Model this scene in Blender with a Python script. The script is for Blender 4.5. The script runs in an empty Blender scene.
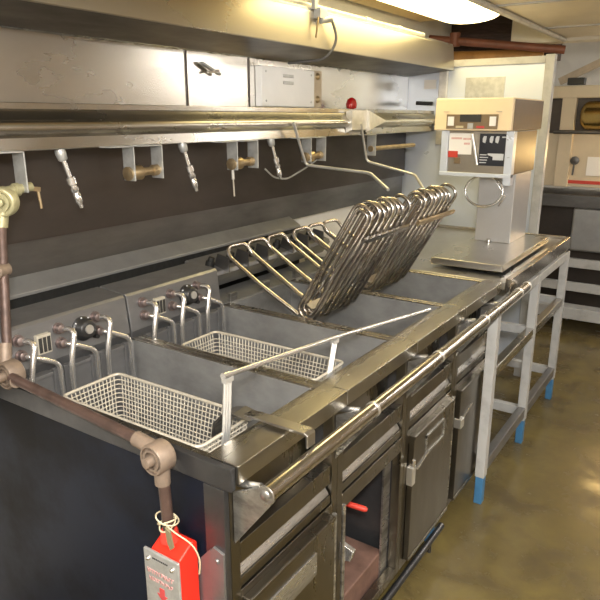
import bpy, math, random
from mathutils import Vector, Matrix
random.seed(7)
S = bpy.context.scene
COL = S.collection
PI = math.pi

# ---------------------------------------------------------------- materials
def mat(name, color, metal=0.0, rough=0.5, var=0.0, scale=6.0, stretch=(1, 1, 1), rvar=0.0, bump=0.0,
        color2=None, spec=0.5, dist=0.0, lo=.35, hi=.65, coat=0.0):
    m = bpy.data.materials.new(name); m.use_nodes = True
    nt = m.node_tree; N = nt.nodes; L = nt.links
    b = N['Principled BSDF']
    b.inputs['Base Color'].default_value = (*color, 1)
    b.inputs['Metallic'].default_value = metal
    b.inputs['Roughness'].default_value = rough
    b.inputs['Specular IOR Level'].default_value = spec
    b.inputs['Coat Weight'].default_value = coat
    if var or rvar or bump or color2:
        tc = N.new('ShaderNodeTexCoord'); mp = N.new('ShaderNodeMapping')
        mp.inputs['Scale'].default_value = stretch
        L.new(tc.outputs['Object'], mp.inputs['Vector'])
        n = N.new('ShaderNodeTexNoise'); n.inputs['Scale'].default_value = scale
        n.inputs['Detail'].default_value = 6; n.inputs['Roughness'].default_value = .62
        n.inputs['Distortion'].default_value = dist
        L.new(mp.outputs[0], n.inputs['Vector'])
        r = N.new('ShaderNodeMapRange'); r.inputs['From Min'].default_value = lo; r.inputs['From Max'].default_value = hi
        L.new(n.outputs['Fac'], r.inputs['Value'])
        c2 = color2 if color2 else tuple(max(0, c * (1 - var)) for c in color)
        mx = N.new('ShaderNodeMix'); mx.data_type = 'RGBA'
        mx.inputs['A'].default_value = (*color, 1); mx.inputs['B'].default_value = (*c2, 1)
        L.new(r.outputs[0], mx.inputs['Factor']); L.new(mx.outputs['Result'], b.inputs['Base Color'])
        if rvar:
            rr = N.new('ShaderNodeMapRange'); rr.inputs['To Min'].default_value = max(.04, rough - rvar)
            rr.inputs['To Max'].default_value = min(1, rough + rvar)
            L.new(r.outputs[0], rr.inputs['Value']); L.new(rr.outputs[0], b.inputs['Roughness'])
        if bump:
            bp = N.new('ShaderNodeBump'); bp.inputs['Strength'].default_value = bump; bp.inputs['Distance'].default_value = .004
            L.new(n.outputs['Fac'], bp.inputs['Height']); L.new(bp.outputs[0], b.inputs['Normal'])
    return m

def emis(name, color, strength):
    m = bpy.data.materials.new(name); m.use_nodes = True
    b = m.node_tree.nodes['Principled BSDF']
    b.inputs['Base Color'].default_value = (*color, 1)
    b.inputs['Emission Color'].default_value = (*color, 1)
    b.inputs['Emission Strength'].default_value = strength
    return m

M = {}
M['steel'] = mat('brushed stainless', (.60, .585, .56), 1, .30, .12, 3, (1, .4, 4), .06)
M['ledge'] = mat('stainless ledge', (.58, .555, .505), 1, .26, .22, 3, (2, .6, 1), .05)
M['wallsteel'] = mat('stainless wall sheet', (.60, .57, .52), 1, .27, .16, 1.6, (1, .5, 1.4), .05)
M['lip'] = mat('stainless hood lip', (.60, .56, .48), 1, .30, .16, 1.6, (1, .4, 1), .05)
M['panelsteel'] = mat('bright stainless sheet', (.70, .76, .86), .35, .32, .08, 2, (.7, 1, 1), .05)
M['splash'] = mat('dark reflection stainless', (.095, .080, .070), .7, .42, .35, 2, (1, .6, 1.5), .08)  # dark reflections put into the base colour
M['splashlow'] = mat('grey reflection stainless', (.215, .208, .20), .85, .36, .45, 2.4, (1, .6, 2.5), .08)  # darker tone stands for reflected dark surroundings
M['ledgegray'] = mat('grey steel sill', (.34, .34, .335), .6, .42, .2, 5, (1, 1, 1), .08)
M['grimeshade'] = mat('greasy shaded black steel', (.020, .020, .019), .2, .55, .5, 20, (1, 1, 1), .15)
M['head'] = mat('worn grey steel head', (.29, .29, .295), .72, .38, .3, 4, (1, .6, 1.5), .08)
M['tank'] = mat('tank steel', (.42, .42, .415), .55, .38, .5, 3.0, (1, 1, 1.6), .08)
M['cabin'] = mat('dark cabinet steel', (.13, .13, .135), .7, .38, .4, 4, (1, 1, 1), .08)
M['front'] = mat('floor reflection stainless', (.255, .235, .20), 1, .30, .22, 2.2, (1, 2, .6), .05)  # brown of the reflected floor put into base colour
M['frontlight'] = mat('streaky stainless', (.66, .66, .65), .9, .34, .4, 9, (1, .35, 2), .1, color2=(.25, .24, .22), lo=.4, hi=.62)  # light and dark steel tones mixed in streaks
M['navy'] = mat('dark blue black steel', (.006, .010, .022), 0, .5, 0, 2.2, (1, 1, 1), .06, color2=(.003, .003, .004), spec=.22, lo=.42, hi=.6)  # bluish reflection put into the dark base colour
M['bodysteel'] = mat('dull warm steel', (.40, .36, .30), .8, .38, .15, 4, (1, 1, 1), .06)
M['colsteel'] = mat('satin steel column', (.60, .60, .61), .65, .36, .1, 4)
M['sidereflect'] = mat('brown reflection side sheet', (.16, .115, .065), .5, .36, .25, 4)  # brown-gold reflection as base colour
M['endsteel'] = mat('dull end steel', (.12, .12, .125), .8, .36, .4, 5, (1, 1, 1), .08)
M['tube'] = mat('heater tube', (.60, .575, .545), 1, .27, .5, 7, (1, 1, 1), .06, color2=(.40, .32, .24), lo=.45, hi=.7)
M['tubedark'] = mat('burnt heater tube', (.44, .425, .41), 1, .30, .5, 7, (1, 1, 1), .06, color2=(.20, .165, .14), lo=.4, hi=.7)
M['gland'] = mat('grey bronze gland', (.25, .20, .19), .7, .35, .3, 25)
M['chrome'] = mat('polished tube', (.82, .81, .80), .9, .24, .15, 20)
M['rail'] = mat('polished rail', (.60, .57, .52), 1, .22, .25, 8, (1, 1, 1), .06)
M['ring'] = mat('rail collar', (.86, .85, .82), .9, .3)
M['basket'] = mat('tinned basket wire', (.62, .575, .48), .35, .42, .2, 30)
M['basketflat'] = mat('flat tinned strap', (.72, .71, .68), .7, .38, .15, 20)
M['whitepaint'] = mat('chipped grey white paint', (.47, .475, .47), 0, .45, 0, 11, (1, 1, 1), .1, .05, color2=(.34, .34, .335), lo=.5, hi=.75)
M['bluepaint'] = mat('blue paint', (.06, .21, .42), 0, .5, .25, 15)
M['pipe'] = mat('brown conduit', (.13, .083, .068), .35, .42, .4, 20, (1, 1, 1), .1)
M['pulley'] = mat('cast pulley', (.27, .205, .155), .3, .5, .25, 25, (1, 1, 1), .1, .05)
M['pulleygreen'] = mat('cast brass pulley', (.47, .44, .26), .4, .45, .25, 25, (1, 1, 1), .1, .05)
M['galv'] = mat('galvanised steel', (.56, .57, .56), .6, .45, .25, 30)
M['brass'] = mat('brass', (.52, .40, .24), .85, .38, .3, 20)
M['red'] = mat('red paint', (.84, .030, .014), 0, .36, .12, 8)
M['redhandle'] = mat('red rubber', (.62, .05, .03), 0, .5)
M['plate'] = mat('aluminium plate', (.60, .61, .60), .6, .42, .25, 40)
M['redink'] = mat('red ink', (.50, .06, .06), 0, .6)
M['pink'] = mat('faded red ink', (.62, .33, .31), 0, .6)
M['blackink'] = mat('black ink', (.03, .03, .03), 0, .6)
M['paper'] = mat('white paper', (.82, .80, .77), 0, .6)
M['darkbrown'] = mat('dark brown gap shade', (.055, .030, .022), 0, .6, .5, 14, (1, 6, 6), .1)  # darkness of the overhead gap put into colour
M['black'] = mat('black plastic', (.018, .018, .018), 0, .38)
M['dark'] = mat('dark recess', (.03, .029, .027), 0, .6)
M['labelblack'] = mat('black enamel label', (.018, .020, .028), 0, .35)
M['lightgrey'] = mat('light grey print', (.55, .57, .6), 0, .5)
M['beige'] = mat('beige enamel', (.84, .68, .44), 0, .42, .08, 6)
M['beigeshade'] = mat('shaded beige side', (.14, .083, .042), 0, .40, .15, 6)  # beige in shadow, shade put into the colour
M['panelbeige'] = mat('worn beige panel', (.25, .18, .105), .3, .4, .15, 8)
M['twine'] = mat('twine', (.58, .50, .33), 0, .8)
M['tag'] = mat('brass seal tag', (.35, .31, .19), .6, .5)
M['rust'] = mat('rusty tray', (.22, .125, .095), .1, .65, .4, 12)
M['cream'] = mat('cream paint', (.66, .56, .40), 0, .45, .1, 5)
M['gold'] = mat('brass drum', (.62, .46, .17), 1, .25, .25, 5)
M['redstripe'] = mat('red stripe', (.55, .05, .03), 0, .5)
M['floor'] = mat('worn olive epoxy', (.165, .128, .046), 0, .26, 0, 4.5, (1, 1, 1), .10, .10, color2=(.078, .058, .027), dist=.2, lo=.36, hi=.70)
M['ceil'] = mat('cream ceiling paint', (.66, .50, .26), 0, .4, .08, 3)
M['wall'] = mat('pale grey wall paint', (.80, .78, .73), 0, .5, .08, 3)
M['wallbrown'] = mat('tan wall panel', (.42, .34, .25), 0, .45, .15, 3)
M['ductgrey'] = mat('painted duct', (.76, .71, .58), .1, .38, .12, 4)
M['rustpipe'] = mat('brown lagged pipe', (.24, .085, .045), 0, .5, .3, 10)
M['orange'] = mat('orange lagging', (.55, .27, .07), 0, .5, .3, 10)
M['cable'] = mat('grey cable', (.12, .115, .11), 0, .5)
M['lens'] = emis('lit diffuser', (1, .82, .40), 8)
M['lensw'] = emis('fill light diffuser', (1, .96, .90), 26.0)
M['lenslow'] = emis('hot spot diffuser', (1, .96, .90), 9.0)
M['bulb'] = emis('floor glow bulb', (1, .66, .26), 40.0)
M['redglass'] = mat('red lamp', (.38, .01, .012), 0, .12)
M['tancloth'] = mat('tan strip', (.60, .50, .36), .1, .5, .2, 20)
M['whitepanel'] = mat('white enamel sheet', (.80, .80, .79), .2, .35, .05, 6)
M['endwhite'] = mat('scuffed end cap', (.72, .70, .66), .5, .4, .2, 20)

# ---------------------------------------------------------------- mesh builder
class MB:
    def __init__(s): s.v = []; s.f = []; s.mi = []; s.m = 0; s.sm = []
    def add(s, vs, fs, sm=False):
        o = len(s.v); s.v += [tuple(p) for p in vs]
        for f in fs: s.f.append([o + i for i in f]); s.mi.append(s.m); s.sm.append(sm)
        return s
    def box(s, x0, x1, y0, y1, z0, z1):
        vs = [(x, y, z) for z in (z0, z1) for y in (y0, y1) for x in (x0, x1)]
        return s.add(vs, [(0, 2, 3, 1), (4, 5, 7, 6), (0, 1, 5, 4), (2, 6, 7, 3), (0, 4, 6, 2), (1, 3, 7, 5)])
    def bar(s, p, q, w, h, up=(0, 0, 1)):          # rectangular bar from p to q
        p = Vector(p); q = Vector(q); d = (q - p).normalized(); u = Vector(up)
        a = d.cross(u)
        if a.length < 1e-4: a = d.cross(Vector((1, 0, 0)))
        a.normalize(); b = a.cross(d)
        vs = [c + a * (i * w / 2) + b * (j * h / 2) for c in (p, q) for j in (-1, 1) for i in (-1, 1)]
        return s.add(vs, [(0, 2, 3, 1), (4, 5, 7, 6), (0, 1, 5, 4), (2, 6, 7, 3), (0, 4, 6, 2), (1, 3, 7, 5)])
    def cyl(s, p, q, r, r2=None, n=16):
        r2 = r if r2 is None else r2
        return s.lathe(p, Vector(q) - Vector(p), [(0, r), ((Vector(q) - Vector(p)).length, r2)], n)
    def lathe(s, o, d, prof, n=20):                # prof: (distance along d, radius)
        o = Vector(o); d = Vector(d).normalized()
        a = d.cross(Vector((0, 0, 1)))
        if a.length < 1e-3: a = Vector((1, 0, 0))
        a.normalize(); b = d.cross(a)
        vs = []
        for t, r in prof:
            for k in range(n):
                w = 2 * PI * k / n
                vs.append(o + d * t + (a * math.cos(w) + b * math.sin(w)) * r)
        fs = []
        for i in range(len(prof) - 1):
            for k in range(n):
                fs.append((i * n + k, i * n + (k + 1) % n, (i + 1) * n + (k + 1) % n, (i + 1) * n + k))
        fs.append(tuple(range(n - 1, -1, -1))); fs.append(tuple((len(prof) - 1) * n + k for k in range(n)))
        return s.add(vs, fs, True)
    def tube(s, pts, r, n=8, closed=False):
        P = [Vector(p) for p in pts]; m = len(P); vs = []; fs = []
        T = []
        for i in range(m):
            a = P[(i - 1) % m] if (closed or i) else P[0]; b = P[(i + 1) % m] if (closed or i < m - 1) else P[-1]
            T.append((b - a).normalized())
        ref = Vector((0, 0, 1)) if abs(T[0].z) < .9 else Vector((1, 0, 0))
        nrm = (ref - T[0] * ref.dot(T[0])).normalized()
        for i in range(m):
            nrm = (nrm - T[i] * nrm.dot(T[i])).normalized(); bn = T[i].cross(nrm)
            for k in range(n):
                w = 2 * PI * k / n
                vs.append(P[i] + (nrm * math.cos(w) + bn * math.sin(w)) * r)
        for i in range(m if closed else m - 1):
            j = (i + 1) % m
            for k in range(n): fs.append((i * n + k, i * n + (k + 1) % n, j * n + (k + 1) % n, j * n + k))
        if not closed:
            fs.append(tuple(range(n - 1, -1, -1))); fs.append(tuple((m - 1) * n + k for k in range(n)))
        return s.add(vs, fs, True)
    def prism(s, poly, axis, a, b, sm=False):                # poly in the two other axes, extruded a..b
        n = len(poly); vs = []
        for t in (a, b):
            for (u, w) in poly:
                vs.append({'x': (t, u, w), 'y': (u, t, w), 'z': (u, w, t)}[axis])
        fs = [tuple(range(n)), tuple(range(2 * n - 1, n - 1, -1))]
        for i in range(n): j = (i + 1) % n; fs.append((i, i + n, j + n, j))
        return s.add(vs, fs, sm)
    def build(s, name, m, parent=None, origin=None, bevel=0.0, smooth=True, kind=None):
        o = Vector(origin) if origin is not None else (Vector(parent['o']) if parent is not None else Vector((0, 0, 0)))
        me = bpy.data.meshes.new(name)
        me.from_pydata([tuple(Vector(p) - o) for p in s.v], [], s.f)
        ms = m if isinstance(m, (list, tuple)) else [m]
        for x in ms: me.materials.append(x)
        for p, i in zip(me.polygons, s.mi): p.material_index = i
        import bmesh
        bm = bmesh.new(); bm.from_mesh(me); bmesh.ops.recalc_face_normals(bm, faces=bm.faces); bm.to_mesh(me); bm.free()
        if smooth:
            for p, f in zip(me.polygons, s.sm): p.use_smooth = f
            if any(s.sm): me.set_sharp_from_angle(angle=math.radians(50))
        ob = bpy.data.objects.new(name, me); COL.objects.link(ob)
        if bevel:
            md = ob.modifiers.new('soft edges', 'BEVEL'); md.width = bevel; md.segments = 2; md.limit_method = 'ANGLE'; md.angle_limit = math.radians(40); md.harden_normals = True
        ob['o'] = tuple(o)
        if parent is not None: ob.parent = parent
        else: ob.location = o
        if kind: ob['kind'] = kind
        return ob

def clean():
    for o in bpy.data.objects:
        if 'o' in o: del o['o']

def thing(name, label, cat, loc, group=None):
    o = bpy.data.objects.new(name, None); COL.objects.link(o); o.location = loc; o.empty_display_size = .05
    o['label'] = label; o['category'] = cat; o['o'] = tuple(loc)
    if group: o['group'] = group
    return o

def tag(o, label, cat, group=None):
    o['label'] = label; o['category'] = cat
    if group: o['group'] = group
    return o

def fillet(pts, r, n=6, closed=False):
    P = [Vector(p) for p in pts]; out = []; m = len(P)
    for i in range(m):
        if not closed and i in (0, m - 1): out.append(P[i]); continue
        a, b, c = P[(i - 1) % m], P[i], P[(i + 1) % m]
        d1 = (a - b); d2 = (c - b); rr = min(r, d1.length * .49, d2.length * .49)
        s = b + d1.normalized() * rr; e = b + d2.normalized() * rr
        for k in range(n + 1):
            t = k / n
            out.append(s * (1 - t) ** 2 + b * 2 * t * (1 - t) + e * t * t)
    return out

def dup(root, off, label=None, group=None):
    r = root.copy(); COL.objects.link(r); r.location = Vector(root.location) + Vector(off)
    if label: r['label'] = label
    if group: r['group'] = group
    for ch in list(root.children):
        c = ch.copy(); COL.objects.link(c); c.parent = r
        for g in ch.children:
            d = g.copy(); COL.objects.link(d); d.parent = c
    return r

# ---------------------------------------------------------------- setting
def struct(name, mb, m, **k): return mb.build(name, m, kind='structure', **k)
struct('floor', MB().box(-2.2, 1.9, -1.9, 7.3, -.06, 0), M['floor'])
struct('wall_left', MB().box(-1.95, -1.84, -1.9, 7.2, 0, 2.4), M['wall'])
struct('wall_right', MB().box(1.6, 1.7, -1.8, 7.2, 0, 2.4), M['wallbrown'])
struct('wall_near', MB().box(-1.84, 1.6, -1.8, -1.7, 0, 2.4), M['wall'])
struct('wall_far', MB().box(-1.84, 1.6, 6.95, 7.05, 0, 2.4), M['wall'])
struct('ceiling', MB().box(-1.95, 1.7, -1.9, 7.2, 2.4, 2.46), M['wall'])
struct('ceiling_panel', MB().prism([(-1.74, -1.7), (1.6, -1.7), (1.6, 4.6), (-1.10, 4.6), (-1.10, 3.95), (-1.74, 3.95)], 'z', 2.19, 2.22), M['ceil'])
struct('ceiling_beam', MB().box(-1.36, 1.6, 4.6, 4.72, 2.09, 2.26), M['ductgrey'], bevel=.006)
struct('wall_left_cladding', MB().box(-1.84, -1.80, -1.2, 3.95, 1.50, 2.06), M['wallsteel'])

# seams on the wall sheet
for y in (1.90, 2.29):
    o = struct('trim_1' if y < 2 else 'trim_2', MB().box(-1.80, -1.796, y - .004, y + .004, 1.66, 1.87), M['splash'])

# ---------------------------------------------------------------- backsplash
b = thing('backsplash', 'long steel backsplash sheet behind the fryers, coloured with dark reflections', 'backsplash', (-1.82, 1.2, .9))
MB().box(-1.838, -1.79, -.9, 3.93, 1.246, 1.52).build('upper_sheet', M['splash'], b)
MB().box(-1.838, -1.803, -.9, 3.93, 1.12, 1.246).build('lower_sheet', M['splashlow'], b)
MB().prism([(-1.803, 1.14), (-1.803, 1.11), (-1.735, 1.090), (-1.735, 1.102)], 'y', -.9, 2.60).build('sill', M['ledgegray'], b, bevel=.002)
MB().box(-1.757, -1.742, -.9, 2.6, .80, 1.094).build('gap_backing', M['grimeshade'], b)  # black strip puts grease and gap shade into one colour

# ---------------------------------------------------------------- deep fryers
Y0, DY = .842, .4354
FL = ['deep fryer nearest the red box, with dark end panel, wide wire basket and closed door',
      'deep fryer with an open doorless cabinet showing a red valve handle',
      'deep fryer with raised heating elements, door with lever latch and embossed plate',
      'deep fryer at the table end with raised heating elements and a small square white latch']
RIMX0, RIMX1 = -1.475, -.785

def latch(parent, y, z, lever=True):
    l = MB().box(-.735, -.712, y - .012, y + .016, z - .035, z + .035).build('latch', M['ring'], parent, bevel=.003)
    if lever:
        MB().bar((-.705, y + .005, z + .03), (-.70, y + .085, z + .06), .008, .008).build('lever', M['chrome'], l)
        MB().cyl((-.715, y, z + .035), (-.715, y, z + .06), .006, n=10).build('pin', M['chrome'], l)
    return l

def fryer(i):
    y0 = Y0 + DY * i; y1 = y0 + DY
    F = thing('deep_fryer', FL[i], 'deep fryer', (-1.1, (y0 + y1) / 2, 0), 'deep fryers in the bank')
    # carcass: side walls, back, bottom, front stiles
    c = MB()
    c.box(-1.60, -.760, y0 + .002, y0 + .014, .09, .922)
    c.box(-1.60, -.760, y1 - .014, y1 - .002, .09, .922)
    c.box(-1.60, -1.588, y0, y1, .09, .93)
    c.box(-1.588, -.76, y0 + .014, y1 - .014, .105, .115)
    c.build('cabinet', M['cabin'], F)
    s = MB()
    s.box(-.765, -.735, y0 + .001, y0 + .030, .105, .922)
    s.box(-.765, -.735, y1 - .026, y1 - .001, .105, .922)
    s.box(-.765, -.735, y0 + .030, y1 - .026, .105, .133)
    s.box(-.765, -.735, y0 + .030, y1 - .026, .585, .635)
    s.build('front_frame', M['front'], F, bevel=.002)
    # upper apron: dark panel, slanted bright channel, lower lip
    a = MB()
    a.box(-.806, -.798, y0 + .016, y1 - .016, .635, .915)
    a.box(-.798, -.766, y0 + .030, y1 - .026, .635, .640)
    a.box(-.770, -.764, y0 + .030, y1 - .026, .64, .705)
    a.box(-.765, -.738, y0 + .034, y1 - .030, .700, .752)
    a.box(-.765, -.738, y0 + .034, y1 - .030, .640, .664)
    ap = a.build('apron_panel', M['front'], F, bevel=.0015)
    MB().prism([(-.764, .700), (-.764, .664), (-.742, .665), (-.744, .670)], 'y', y0 + .036, y1 - .032).build('channel', M['frontlight'], ap)
    # door
    if i != 1:
        d = MB().box(-.736, -.716, y0 + .034, y1 - .040, .135, .615)
        d.box(-.7165, -.7125, y0 + .034, y1 - .040, .603, .615)
        d.box(-.7165, -.7125, y0 + .034, y1 - .040, .135, .147)
        d = d.build('door', M['front'], F, bevel=.003)
        MB().cyl((-.722, y1 - .034, .135), (-.722, y1 - .034, .615), .007, n=10).build('hinge', M['frontlight'], d)
        if i == 0:
            n = MB().box(-.716, -.711, y0 + .10, y0 + .30, .50, .565)
            n.box(-.711, -.709, y0 + .106, y0 + .114, .55, .558); n.box(-.711, -.709, y0 + .286, y0 + .294, .508, .516)
            n.build('nameplate', M['frontlight'], d, bevel=.001)
        elif i == 2:
            f = MB(); ya, yb, za, zb = y0 + .13, y0 + .30, .50, .575
            f.box(-.716, -.711, ya, yb, za, za + .006); f.box(-.716, -.711, ya, yb, zb - .006, zb)
            f.box(-.716, -.711, ya, ya + .006, za, zb); f.box(-.716, -.711, yb - .006, yb, za, zb)
            f.build('plate_frame', M['frontlight'], d)
            latch(d, y0 + .035, .47)
        else:
            l = MB().box(-.736, -.706, y0 + .03, y0 + .066, .455, .495).build('latch', M['ring'], d, bevel=.003)
            MB().bar((-.708, y0 + .05, .50), (-.70, y0 + .12, .535), .008, .008).build('lever', M['chrome'], l)
    else:
        MB().cyl((-.722, y0 + .016, .135), (-.722, y0 + .016, .615), .006, n=10).build('hinge', M['frontlight'], F)
        k = MB().prism([(-.735, .43), (-.700, .44), (-.690, .475), (-.735, .49)], 'y', y0 + .018, y0 + .034).build('catch', M['chrome'], F, bevel=.002)
        MB().box(-1.35, -.775, y0 + .05, y1 - .05, .107, .210).build('drip_tray', M['rust'], F, bevel=.006)
        v = MB().tube(fillet([(-.90, 1.44, .64), (-.90, 1.44, .498), (-.82, 1.45, .498)], .03), .018, 12).build('drain_valve', M['galv'], F)
        MB().lathe((-.825, 1.452, .498), (.99, .15, -.05), [(0, .006), (.008, .009), (.080, .009), (.088, .005)], 12).build('valve_handle', M['redhandle'], v)
        MB().box(-.775, -.768, y1 - .075, y1 - .028, .107, .585).build('side_flange', M['frontlight'], F)
    # ledge along the front
    g = MB().prism([(-.785, .960), (-.785, .925), (-.745, .925), (-.740, .918), (-.709, .918), (-.709, .960)], 'y', y0 + .0015, y1 - .0015)
    g.build('front_ledge', M['ledge'], F, bevel=.002)
    # tank
    t = MB(); a0, a1 = y0 + .016, y1 - .016
    t.box(RIMX0, RIMX0 + .006, a0, a1, .62, .948)
    t.box(RIMX1 - .030, RIMX1 - .022, a0, a1, .62, .940)
    t.box(RIMX0, RIMX1 - .022, a0, a0 + .006, .62, .948)
    t.box(RIMX0, RIMX1 - .022, a1 - .006, a1, .62, .948)
    t.box(RIMX0, RIMX1 - .022, a0, a1, .615, .622)
    T = t.build('tank', M['tank'], F)
    r = MB()
    r.box(RIMX0, RIMX1, y0 + .001, y0 + .020, .944, .954)
    r.box(RIMX0, RIMX1, y1 - .020, y1 - .001, .944, .954)
    r.box(RIMX1 - .026, RIMX1 - .001, y0 + .02, y1 - .02, .938, .946)
    r.build('rim', M['ledge'], T, bevel=.003)
    # feet
    for fx, fy in ((-.92, y0 + .05), (-.768 if i == 2 else -.92, y1 - .075), (-1.5, y0 + .05), (-1.5, y1 - .09)):
        if 1:
            MB().lathe((fx, fy, 0), (0, 0, 1), [(0, .024), (.012, .024), (.02, .020), (.106, .023)], 12).build('foot', M['bluepaint'], F)
    # control head
    if i < 2:
        h = MB().prism([(-1.487, .968), (-1.500, 1.080), (-1.508, 1.088), (-1.625, 1.098), (-1.625, .93), (-1.50, .93)], 'y', y0 + .003 - .012 * (i == 1), y1 - .003 - .012)
        H = h.build('control_head', M['head'], F, bevel=.003)
        nx = Vector((.993, 0, .117))
        def face(y, z): return Vector((-1.487 - (z - .968) * .116, y, z))
        # dial
        p = face(y0 + .250, 1.028)
        kd = MB().lathe(p, nx, [(0, .036), (.008, .036), (.012, .030), (.030, .027), (.033, .022)], 24).build('dial', M['black'], H)
        q = p + nx * .033
        MB().lathe(q, nx, [(0, .014), (.004, .013)], 16).build('dial_cap', M['ring'], kd)
        mk = MB()
        for k in range(7):
            w = math.radians(20 + k * 40); e = p + nx * .0085 + Vector((0, math.cos(w), math.sin(w))) * .0325
            mk.bar(e, e + Vector((0, math.cos(w), math.sin(w))) * .003 + nx * .001, .004, .003)
        mk.build('dial_marks', M['lightgrey'], kd)
        # switch block
        p = face(y0 + .118, 1.022)
        sw = MB().box(p.x - .01, p.x + .010, p.y - .022, p.y + .022, 1.022 - .028, 1.022 + .028).build('switch_block', M['basket'], H, bevel=.002)
        for k in (-1, 0, 1):
            MB().box(p.x, p.x + .0125, p.y + k * .013 - .0045, p.y + k * .013 + .0045, 1.0, 1.042).build('rocker', M['dark'], sw)
        MB().cyl(face(y0 + .288, .995), face(y0 + .288, .995) + nx * .016, .007, n=10).build('indicator', M['black'], H)
        # glands and bent lead tubes
        for gy in (.048, .172, .298):
            for gz in (1.050, 1.008):
                p = face(y0 + gy, gz)
                MB().lathe(p, nx, [(0, .017), (.006, .017), (.006, .013), (.020, .012), (.022, .008)], 14).build('gland', M['gland'], H)
            p = face(y0 + gy, 1.050); p2 = face(y0 + gy, 1.008)
            MB().tube(fillet([p, p + Vector((.050, .020, .002)), p + Vector((.062, -.012, -.085)), p + Vector((.052, -.006, -.35))], .04, 8), .0085, 10).build('lead_tube', M['chrome'], H)
            MB().tube(fillet([p2, p2 + Vector((.035, .012, 0)), p2 + Vector((.050, .080, -.035)), p2 + Vector((.048, .084, -.32))], .022, 8), .0075, 10).build('lead_tube', M['chrome'], H)
        for k in range(3):
            ya = y0 + .028 + .125 * k
            bp = MB().box(-1.466, -1.461, ya, ya + .098, .70, .945)
            bp.box(-1.466, -1.452, ya - .004, ya + .010, .70, .955); bp.box(-1.466, -1.452, ya + .088, ya + .102, .70, .955)
            bp.box(-1.480, -1.452, ya + .012, ya + .086, .940, .950)
            bp.build('baffle_plate', M['head'], F, bevel=.0015)
    else:
        e0 = y0 + (.012 if i == 2 else 0)
        h = MB().prism([(-1.555, 1.055), (-1.548, 1.040), (-1.590, .985), (-1.69, .985), (-1.69, 1.085), (-1.68, 1.090)], 'y', e0, y1 - .003)
        H = h.build('control_head', M['head'], F, bevel=.003)
        MB().box(-1.63, -1.475, y0 + .002, y1 - .002, .930, .952).build('back_shelf', M['ledgegray'], F)
        for ly in (.03, .24): MB().box(-1.500, -1.478, y0 + ly, y0 + ly + .04, .95, .985).build('hinge_lug', M['frontlight'], F, bevel=.002)
        offs = (.045, .165, .295)
        for gi, gy in enumerate(offs):
            p = Vector((-1.60, y0 + gy + .01, 1.070))
            MB().lathe(p, (.25, .15, 1), [(-.01, .018), (.018, .018), (.018, .013), (.035, .012)], 12).build('gland', M['grimeshade'], H)
            MB().prism([(-1.600, 1.068), (-1.53, 1.045), (-1.53, 1.105), (-1.585, 1.115)], 'y', y0 + gy + .040, y0 + gy + .046).build('gland_bracket', M['splashlow'], H)
            # lead hairpin: an arch leaning into the well
            ya, yb = y0 + gy + .022, y0 + gy + .100
            d = Vector((.30, .0, -.18))
            top = Vector((-1.51, ya, 1.115)); tb = Vector((-1.465, yb, 1.125))
            pts = [top + d * 1.0 + Vector((0, .02, 0)), top + d * .5, top, top + Vector((-.016, .012, .034)), tb + Vector((-.018, -.015, .036)), tb, tb + d * .5, tb + d * .95]
            MB().tube(fillet(pts, .026, 6), .0078, 10).build('lead_tube', M['tube'], H)
        # tilted bank of hairpin heating elements
        d = Vector((.235, 0, .405)).normalized(); L = .468
        e = Vector((d.z, 0, -d.x))
        ya, yb = (1.775, 2.06) if i == 2 else (2.205, 2.505)
        base0 = Vector((-1.200, 0, .957))
        E = MB().bar(base0 + d * .375 + e * .088 + Vector((0, ya - .01, 0)), base0 + d * .375 + e * .088 + Vector((0, yb + .06, 0)), .010, .018, up=d)
        EB = E.build('element_clamp', M['tubedark'] if i == 2 else M['brass'], F)
        MB().bar(base0 + d * .05 + e * .036 + Vector((0, ya - .01, 0)), base0 + d * .05 + e * .036 + Vector((0, yb + .01, 0)), .03, .006, up=d).build('foot_clamp', M['tubedark'], EB)
        nl = 7
        for k in range(nl):
            y = ya + (yb - ya) * k / (nl - 1)
            jit = (0, .006, -.004, .008, .002, -.006, .004)[k]
            mb = MB()
            loops = [(.074, 0, 0, 0, L)] + ([(.046, .013, .004, .02, L - .018)] if k in (0, 3) else [])
            for (w, off, dy, l0, l1) in loops:
                B = base0 + e * off + Vector((0, y + dy, 0)) + d * jit
                A = B + d * l0; Z = B + d * l1
                mb.tube(fillet([A, Z, Z + e * w, A + e * w], w * .5, 8, closed=True), .0066, 8, closed=True)
            mb.build('heating_element', M['tube'] if k < 5 else M['tubedark'], EB)
    return F

FR = [fryer(i) for i in range(4)]
# dark end panel of the first fryer
ep = MB().box(-1.70, -.748, Y0 - .012, Y0 - .001, .03, .905)
ep.build('end_panel', M['navy'], FR[0], bevel=.001)
ef = MB().box(-1.70, -.7165, Y0 - .014, Y0 + .0005, .905, .957)
ef.build('end_flange', M['endsteel'], FR[0], bevel=.002)
cp = MB().box(-.79, -.735, Y0 - .016, Y0 - .0005, .06, .905)
cp.build('corner_post', M['endsteel'], FR[0], bevel=.002)
kc = MB().prism([(-.775, .50), (-.737, .50), (-.737, .757), (-.765, .765), (-.775, .75)], 'y', Y0 - .022, Y0 - .016)
kc.prism([(-.822, .50), (-.775, .50), (-.775, .755), (-.822, .70)], 'y', Y0 - .020, Y0 - .016)
for z in (.735, .62): kc.lathe((-.755, Y0 - .022, z), (0, -1, 0), [(0, .007), (.004, .005)], 10)
kc.build('mounting_bracket', M['head'], FR[0], bevel=.001)

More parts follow.
